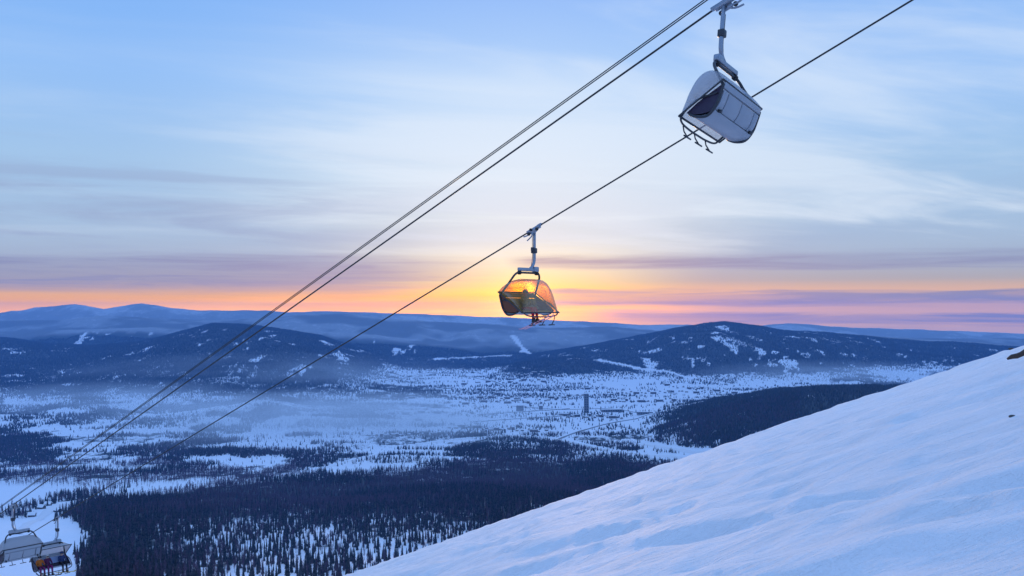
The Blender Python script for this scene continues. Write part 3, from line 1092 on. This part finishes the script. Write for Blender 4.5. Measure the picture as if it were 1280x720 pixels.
    def bub(p):
        q = Rm @ (p - piv) + piv
        return q
    b = bmesh.new()
    NXB = 28
    grid = []
    np_ = len(prof)
    # nearest point on the edge line for each profile point
    ln = B - A
    for j in range(NXB + 1):
        tt = -1 + 2 * j / NXB
        k = max(0.0, 1 - abs(tt) ** 5) ** .5
        row = []
        for i, p in enumerate(prof):
            base_p = A + ln * min(1, max(0, (p - A).dot(ln) / ln.length_squared))
            q = base_p + (p - base_p) * (k * .97 + .03)
            q = bub(q)
            row.append(b.verts.new(P(tt * (HWID + .07), q.y, q.z)))
        grid.append(row)
    for j in range(NXB):
        for i in range(np_ - 1):
            b.faces.new((grid[j][i], grid[j + 1][i], grid[j + 1][i + 1], grid[j][i + 1]))
    bo = obj('bubble', b, bubble_mat, root)
    sol = bo.modifiers.new('thickness', 'SOLIDIFY')
    sol.thickness = .012
    def E(t, f):
        q = bub(A + ln * f)
        return P(t * (HWID + .075), q.y, q.z)
    b = bmesh.new()
    tube(b, [E(-1, f / 8) for f in range(9)], .026, 8)
    tube(b, [E(1, f / 8) for f in range(9)], .026, 8)
    tube(b, [E(-1, 0), E(1, 0)], .030, 8)
    tube(b, [E(-1, 1), E(1, 1)], .030, 8)
    obj('bubble_rim', b, M['dark_steel'], bo)
    # restraint bar with footrests
    b = bmesh.new()
    y0, z0 = (.80, -3.53)
    tube(b, curve_pts([P(-1.16, -.40, -2.98), P(-1.16, .2, -3.10), P(-1.14, .62, -3.44), P(-.98, .72, -3.60), P(-.5, .74, -3.66), P(0, .74, -3.67), P(.5, .74, -3.66), P(.98, .72, -3.60), P(1.14, .62, -3.44), P(1.16, .2, -3.10), P(1.16, -.40, -2.98)], 4), .03, 8)
    obj('restraint_bar', b, M['dark_steel'], root)
    for x in (-.85, -.20, .45):
        b = bmesh.new()
        tube(b, [P(x, .74, -3.66), P(x, .70, -3.82), P(x, .58, -4.00)], .020, 7)
        tube(b, [P(x - .19, .58, -4.01), P(x + .19, .58, -4.01)], .024, 7)
        obj('footrest', b, M['dark_steel'], root)
    return root


DOWN = math.atan2(38.1, 32.0)       # facing down the rope
UP = DOWN + math.pi
slope = math.atan2(21.3, 49.8)
chair1 = make_chair('empty grey bubble chair seen from below near the top right', PA, DOWN, -slope, M['bubble'], roll=9)
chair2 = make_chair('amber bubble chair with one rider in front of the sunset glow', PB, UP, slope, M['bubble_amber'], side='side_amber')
chair3 = make_chair('pale bubble chair with closed cover at the lower left corner', PA3, DOWN, -slope, M['bubble_white'])
chair4 = make_chair('chair with raised cover and several riders at the lower left', PB4, UP, slope, M['bubble_white'], raised=True)

# ------------------------------------------------------------------ riders
def cloth(name, c):
    return principled(name, c, .75, 0, .2, 10, bump=.3, bscale=30, spec=.2)


M['skin'] = principled('skin', (.50, .32, .25), .6, var=.08)
M['goggle'] = principled('goggle_lens', (.03, .03, .05), .12, var=.05)
M['boot'] = principled('boot_plastic', (.03, .03, .035), .45)
_body_cache = {}


def body_mesh():
    """seated figure, origin at the hips, facing +Y; one continuous skinned surface"""
    V, E, R = [], [], []
    def add(p, r, par=None):
        V.append(p); R.append(r)
        if par is not None:
            E.append((par, len(V) - 1))
        return len(V) - 1
    pel = add((0, 0, .12), (.15, .13))
    sp = add((0, -.05, .30), (.14, .115), pel)
    ch = add((0, -.06, .46), (.165, .125), sp)
    nk = add((0, -.05, .60), (.062, .062), ch)
    hd = add((0, -.03, .68), (.082, .09), nk)
    h2 = add((0, -.02, .76), (.085, .10), hd)
    add((0, -.03, .83), (.055, .065), h2)
    nose = add((0, .075, .735), (.016, .016), h2)
    for s in (-1, 1):
        sh = add((s * .185, -.06, .52), (.075, .075), ch)
        el = add((s * .26, .06, .30), (.055, .055), sh)
        wr = add((s * .20, .30, .24), (.036, .036), el)
        pm = add((s * .185, .37, .235), (.040, .024), wr)
        for q, (ox, L) in enumerate(((-.030, .075), (-.010, .085), (.011, .080), (.031, .062))):
            k1 = add((s * .185 + ox, .41, .235), (.010, .010), pm)
            k2 = add((s * .185 + ox, .41 + L * .55, .222), (.009, .009), k1)
            add((s * .185 + ox, .41 + L * .8, .195), (.008, .008), k2)
        t1 = add((s * .185 - s * .045, .365, .222), (.011, .011), pm)
        add((s * .185 - s * .058, .405, .210), (.009, .009), t1)
        hp = add((s * .10, .02, .08), (.105, .10), pel)
        kn = add((s * .125, .44, .09), (.078, .075), hp)
        an = add((s * .13, .50, -.34), (.056, .056), kn)
        add((s * .135, .62, -.41), (.045, .035), an)
    me = bpy.data.meshes.new('body')
    me.from_pydata(V, E, [])
    o = bpy.data.objects.new('body_tmp', me)
    COL.objects.link(o)
    sk = o.modifiers.new('skin', 'SKIN')
    for i, r in enumerate(R):
        d = me.skin_vertices[0].data[i]
        d.radius = r
        d.use_root = (i == 0)
    sub = o.modifiers.new('sub', 'SUBSURF')
    sub.levels = 1; sub.render_levels = 1
    dg = bpy.context.evaluated_depsgraph_get()
    out = bpy.data.meshes.new_from_object(o.evaluated_get(dg))
    COL.objects.unlink(o)
    bpy.data.objects.remove(o)
    bpy.data.meshes.remove(me)
    out.name = 'body'
    return out


def make_person(label, chair, x, jacket, trousers, helmet, gear, group=None, pitch=-8):
    loc = chair.matrix_basis @ Vector((CX + x, -.02, -3.43))
    root = empty('person', loc, chair.rotation_euler.z)
    tag(root, label, 'person', group)
    if 'b' not in _body_cache:
        _body_cache['b'] = body_mesh()
    me = _body_cache['b'].copy()
    me.materials.clear()
    for m in (jacket, trousers, M['skin'], M['boot']):
        me.materials.append(m)
    mi = []
    for p in me.polygons:
        c = p.center
        if c.z > .60:
            k = 2
        elif c.y > .31 and c.z > .15:
            k = 3
        elif c.z < -.33:
            k = 3
        elif c.z < .155 or (c.y > .2 and c.z < .18):
            k = 1
        else:
            k = 0
        mi.append(k)
    me.polygons.foreach_set('material_index', mi)
    me.polygons.foreach_set('use_smooth', [True] * len(mi))
    o = bpy.data.objects.new('body', me); COL.objects.link(o); o.parent = root
    b = bmesh.new()
    bmesh.ops.create_uvsphere(b, u_segments=18, v_segments=12, radius=1.0)
    bmesh.ops.delete(b, geom=[v for v in b.verts if v.co.z < -.35 or (v.co.y > .55 and v.co.z < .25)], context='VERTS')
    for v in b.verts:
        v.co = Vector((v.co.x * .118, v.co.y * .135 - .03, v.co.z * .125 + .775))
    h = obj('helmet', b, helmet, root)
    h.modifiers.new('thick', 'SOLIDIFY').thickness = .015
    b = bmesh.new()
    box(b, (0, .082, .765), (.15, .05, .07), bevel=.02)
    obj('goggles', b, M['goggle'], root)
    b = bmesh.new()
    box(b, (0, -.05, .555), (.20, .18, .07), bevel=.03)
    obj('collar', b, jacket, root)
    for s in (-1, 1):
        b = bmesh.new()
        tube(b, [(s * .13, .495, -.30), (s * .13, .50, -.37), (s * .13, .51, -.43)], [.066, .068, .072], 10)
        box(b, (s * .133, .58, -.43), (.105, .30, .09), bevel=.03)
        obj('boot', b, M['boot'], root)
    feet = root.matrix_basis @ Vector((0, .56, -.49))
    for (kind, mat, lab, dx) in gear:
        b = bmesh.new()
        hl, hw = (.86, .055) if kind == 'ski' else (.76, .14)
        prof = []
        for i in range(17):
            f = -1 + 2 * i / 16
            y = hl * f
            z = .10 * max(0, (f - .80) / .2) ** 2 + .05 * max(0, (-f - .85) / .15) ** 2
            wd = hw * (1 - .22 * (1 - f * f)) * (1 if abs(f) < .86 else max(.25, 1 - ((abs(f) - .86) / .14) ** 2 * .8))
            prof.append((y, z, wd))
        rows = []
        for y, z, wd in prof:
            rows.append([b.verts.new(q) for q in ((-wd, y, z), (wd, y, z), (wd, y, z + .014), (-wd, y, z + .014))])
        for a, c in zip(rows[:-1], rows[1:]):
            for k in range(4):
                b.faces.new((a[k], a[(k + 1) % 4], c[(k + 1) % 4], c[k]))
        b.faces.new(rows[0]); b.faces.new(rows[-1][::-1])
        box(b, (0, 0, .035), (min(hw * 1.5, .1), .30, .045), bevel=.01, mi=1)
        g = obj(kind, b, [mat, M['boot']], None, smooth=False)
        g.location = root.matrix_basis @ Vector((dx, .56, -.505))
        g.rotation_euler = Euler((math.radians(pitch), 0, root.rotation_euler.z + (math.pi / 2 if kind == 'snowboard' else 0)), 'XYZ')
        tag(g, lab, kind)
    return root


c_grey = cloth('blue_grey_jacket', (.28, .34, .48)); c_red = cloth('dark_red_trousers', (.62, .02, .05))
c_orange = cloth('orange_jacket', (.48, .13, .02)); c_magenta = cloth('magenta_trousers', (.18, .02, .11))
c_black = cloth('black_clothing', (.02, .02, .03)); c_navy = cloth('navy_jacket', (.03, .05, .14))
c_plum = cloth('plum_jacket', (.10, .02, .07)); c_wht = cloth('white_helmet', (.6, .6, .6))
c_pink = principled('pink_topsheet', (.85, .30, .36), .35, var=.15)
c_dark = principled('dark_topsheet', (.05, .05, .07), .35, var=.2)
c_yel = principled('yellow_topsheet', (.6, .4, .08), .35, var=.2)

make_person('person in blue-grey jacket and dark red trousers riding alone in the amber chair', chair2, .12, c_grey, c_red, c_grey,
            [('ski', c_pink, 'pink ski on the right foot of the rider in the amber chair', .14),
             ('ski', c_pink, 'pink ski on the left foot of the rider in the amber chair', -.14)], pitch=20)
make_person('person in orange jacket and magenta trousers at the outer end of the lower left chair', chair4, .80, c_orange, c_magenta, c_black,
            [('ski', c_dark, 'dark ski on the right foot of the rider in orange', .14),
             ('ski', c_dark, 'dark ski on the left foot of the rider in orange', -.14)])
make_person('person in plum jacket and magenta trousers beside the rider in orange', chair4, .27, c_plum, c_magenta, c_wht,
            [('snowboard', c_dark, 'dark snowboard under the rider in the plum jacket', 0)])
make_person('person in navy jacket and black trousers in the lower left chair', chair4, -.72, c_navy, c_black, c_navy,
            [('snowboard', c_yel, 'yellow snowboard under the rider in the navy jacket', 0)])

# ------------------------------------------------------------------ village
M['wall_dark'] = principled('dark_timber_wall', (.10, .085, .08), .8, var=.3, vscale=.6)
M['wall_pale'] = principled('plastered_wall', (.34, .31, .29), .8, var=.2, vscale=.6)
M['concrete'] = principled('old_concrete', (.16, .16, .17), .85, var=.3, vscale=.08)
M['roof_snow'] = principled('snowy_roof', (.80, .83, .88), .8, var=.05)
M['pane'] = principled('dark_window_glass', (.02, .025, .035), .15, var=.1)
M['tin'] = principled('grey_tin_roof', (.20, .22, .25), .5, var=.2)


def gable(bm, w, d, h, rh, mi_wall=0, mi_roof=1, eave=.5):
    """house shell with a gabled roof of its own thickness"""
    v = [bm.verts.new(p) for p in ((-w / 2, -d / 2, -2), (w / 2, -d / 2, -2), (w / 2, d / 2, -2), (-w / 2, d / 2, -2), (-w / 2, -d / 2, h), (w / 2, -d / 2, h), (w / 2, d / 2, h), (-w / 2, d / 2, h), (-w / 2, 0, h + rh), (w / 2, 0, h + rh))]
    for q in ((0, 1, 5, 4), (2, 3, 7, 6), (1, 2, 6, 9, 5), (3, 0, 4, 8, 7)):
        bm.faces.new([v[i] for i in q]).material_index = mi_wall


def roof_bm(bm, w, d, h, rh, th=.5, eave=.6, mi=0):
    for s in (-1, 1):
        sl = rh / (d / 2)
        pts = []
        for (x, y) in ((-w / 2 - eave, 0), (w / 2 + eave, 0), (w / 2 + eave, s * (d / 2 + eave)), (-w / 2 - eave, s * (d / 2 + eave))):
            z = h + rh - abs(y) * sl
            pts.append((x, y, z + .02))
        lo = [bm.verts.new(p) for p in pts]
        hi = [bm.verts.new((p[0], p[1], p[2] + th)) for p in pts]
        fs = [(lo[0], lo[1], lo[2], lo[3]), tuple(hi[::-1])] + [(lo[k], hi[k], hi[(k + 1) % 4], lo[(k + 1) % 4]) for k in range(4)]
        for f in fs:
            bm.faces.new(f).material_index = mi


def house_mesh(w, d, h, rh, wall):
    b = bmesh.new()
    gable(b, w, d, h, rh)
    roof_bm(b, w, d, h, rh, mi=1)
    box(b, (w * .2, d * .12, h + rh * .95), (.8, .8, 1.8), mi=0)
    me = bpy.data.meshes.new('house')
    bmesh.ops.recalc_face_normals(b, faces=b.faces[:])
    b.to_mesh(me); b.free()
    me.materials.append(wall); me.materials.append(M['roof_snow'])
    return me


hm = [house_mesh(14, 10, 6, 2.6, M['wall_dark']), house_mesh(20, 11, 8, 2.6, M['wall_pale']), house_mesh(36, 13, 12, 1.6, M['wall_dark']), house_mesh(12, 9, 5, 2.4, M['wall_dark'])]
spots = []
rv = random.Random(5)
# streets of the town: rows running across the valley floor
streets = [((455, 500), (640, 492)), ((560, 505), (720, 500)), ((600, 488), (760, 486)), ((640, 498), (770, 494)), ((745, 503), (850, 500)), ((560, 535), (690, 540)),
           ((760, 492), (900, 490)), ((480, 520), (560, 515)), ((580, 480), (700, 476)), ((470, 545), (560, 542)), ((700, 520), (780, 523)), ((600, 497), (680, 505)),
           ((830, 482), (925, 493)), ((640, 470), (700, 466))]
for (a, c) in streets:
    n = 24
    for k in range(n):
        if rv.random() < .12:
            continue
        f = (k + rv.uniform(-.3, .3)) / n
        spots.append((a[0] + (c[0] - a[0]) * f, a[1] + (c[1] - a[1]) * f + rv.uniform(-1.6, 1.6)))
spots = spots[:290]
for k, (px_h, py_h) in enumerate(spots):
    p = pix2world(px_h, py_h)
    o = bpy.data.objects.new('house', hm[k % 4])
    COL.objects.link(o)
    o.location = (p.x, p.y, p.z)
    o.rotation_euler = (0, 0, rv.choice((0, math.pi / 2)) + rv.uniform(-.3, .3))
    tag(o, 'small snow-roofed house, one dark speck of the town in the valley', 'house', 'houses of the valley town')

# long low garage rows in the middle of the town
for k in range(16):
    px_h = 598 + (k % 8) * 14 + (k // 8) * 8
    py_h = 527 - (k % 8) * .9 - (k // 8) * 9
    p = pix2world(px_h, py_h)
    b = bmesh.new()
    gable(b, 90, 7, 3, 1.2)
    roof_bm(b, 90, 7, 3, 1.2, .4, .4, mi=1)
    o = obj('garage_row', b, [M['wall_dark'], M['roof_snow']], None, smooth=False)
    o.location = (p.x, p.y, p.z)
    o.rotation_euler = (0, 0, math.radians(38) + rv.uniform(-.05, .05))
    tag(o, 'long low row of garages, one dark stripe in the snowy middle of town', 'garage', 'garage rows in the town')


def block(name, px_h, py_h, w, d, h, floors, cols, label, cat, cap=True):
    p = pix2world(px_h, py_h)
    root = empty(name, (p.x, p.y, p.z), math.radians(rv.uniform(-8, 8)))
    tag(root, label, cat)
    b = bmesh.new()
    box(b, (0, 0, h / 2 - 1), (w, d, h + 2))
    wall = obj('wall', b, M['concrete'], root, smooth=False)
    b = bmesh.new()
    box(b, (0, 0, h + .6), (w + 1.2, d + 1.2, 1.2))
    if cap:
        box(b, (w * .12, 0, h + 4), (w * .5, d * .5, 6))
    obj('roof', b, M['roof_snow'], root, smooth=False)
    for i in range(floors):
        for j in range(cols):
            b = bmesh.new()
            x = (j + .5) / cols * w * .9 - w * .45
            z = (i + .55) / floors * h
            box(b, (x, -d / 2 - .05, z), (w * .9 / cols * .55, .3, h / floors * .45))
            obj('window', b, M['pane'], root, smooth=False)
    return root


block('tower', 733, 516, 24, 20, 98, 8, 2, 'tall dark concrete tower standing alone in the snowy valley town', 'tower')
block('apartment_block', 650, 514, 38, 22, 30, 4, 4, 'squat dark apartment block left of the tower', 'apartment block', False)
block('apartment_block', 676, 512, 20, 16, 20, 3, 3, 'smaller dark block between the squat apartment block and the tower', 'apartment block', False)
block('warehouse', 765, 515, 110, 26, 14, 1, 8, 'long low dark warehouse right of the tower', 'warehouse', False)
block('warehouse', 806, 518, 80, 24, 12, 1, 6, 'shorter low warehouse at the right end of the town', 'warehouse', False)

# chalets at the foot of the lift
for k, (px_h, py_h, lab) in enumerate(((52, 636, 'snow-roofed chalet nearest the lift rope at the lower left'), (60, 632, 'snow-roofed chalet at the upper end of the cluster by the forest road'), (72, 640, 'snow-roofed chalet closest to the dark forest edge'), (40, 646, 'snow-roofed chalet at the lower end of the cluster'))):
    p = pix2world(px_h, py_h)
    root = empty('chalet', (p.x, p.y, p.z), rv.uniform(-.5, .5))
    tag(root, lab, 'chalet', 'chalets beside the forest road')
    b = bmesh.new(); gable(b, 11, 9, 4, 3.6); obj('wall', b, M['wall_dark'], root, smooth=False)
    b = bmesh.new(); roof_bm(b, 11, 9, 4, 3.6, .6, .9); rf = obj('roof', b, M['roof_snow'], root, smooth=False)
    b = bmesh.new(); box(b, (2.5, 1.2, 7.4), (.9, .9, 2.2)); obj('chimney', b, M['concrete'], rf, smooth=False)
    for x in (-3, 0, 3):
        b = bmesh.new(); box(b, (x, -4.52, 2), (1.5, .12, 1.4)); obj('window', b, M['pane'], root, smooth=False)

# ------------------------------------------------------------------ bits on the near slope
M['old_wood'] = principled('weathered_wood', (.07, .045, .035), .85, var=.4, vscale=8, bump=.6, bscale=25)
M['stone'] = principled('dark_stone', (.06, .055, .055), .85, var=.4, vscale=8, bump=.6, bscale=20)


def near_ground(px_h, py_h):
    ys = np.linspace(3, 60, 4000)
    X = (px_h - 640) / FPX * ys
    Zt = height(X, ys)
    r = EYE + (HC - Zt) / ys * FPX
    k = int(np.argmax(r <= py_h)) if (r <= py_h).any() else int(np.argmin(r))
    return Vector((X[k], ys[k], Zt[k]))


a = near_ground(1259, 453)
c = a + Vector((1.2, -.12, 0)); c.z = float(height(c.x, c.y)) + .05
bm = bmesh.new()
pts = [a.lerp(c, f / 9) + Vector((0, 0, .10 + .02 * math.sin(f * 1.9))) for f in range(10)]
tube(bm, pts, [.03, .07, .08, .075, .09, .08, .085, .09, .08, .06], 9)
tag(obj('log', bm, M['old_wood']), 'dark weathered log poking out of the snow at the right edge', 'log')
for px_h, py_h, s, lab in ((1235, 512, .035, 'small dark stone lying alone on the snow below the log'), (1266, 524, .05, 'dark stone in the snow near the right edge, lower of two'), (1264, 433, .12, 'dark rock tip on the crest of the snow slope above the log')):
    p = near_ground(px_h, py_h)
    bm = bmesh.new()
    bmesh.ops.create_icosphere(bm, subdivisions=2, radius=s)
    rr = random.Random(px_h)
    for v in bm.verts:
        v.co *= rr.uniform(.75, 1.2)
        v.co.z *= .6
    o = obj('stone', bm, M['stone'], None, smooth=False)
    o.location = p + Vector((0, 0, s * .6))
    tag(o, lab, 'stone')
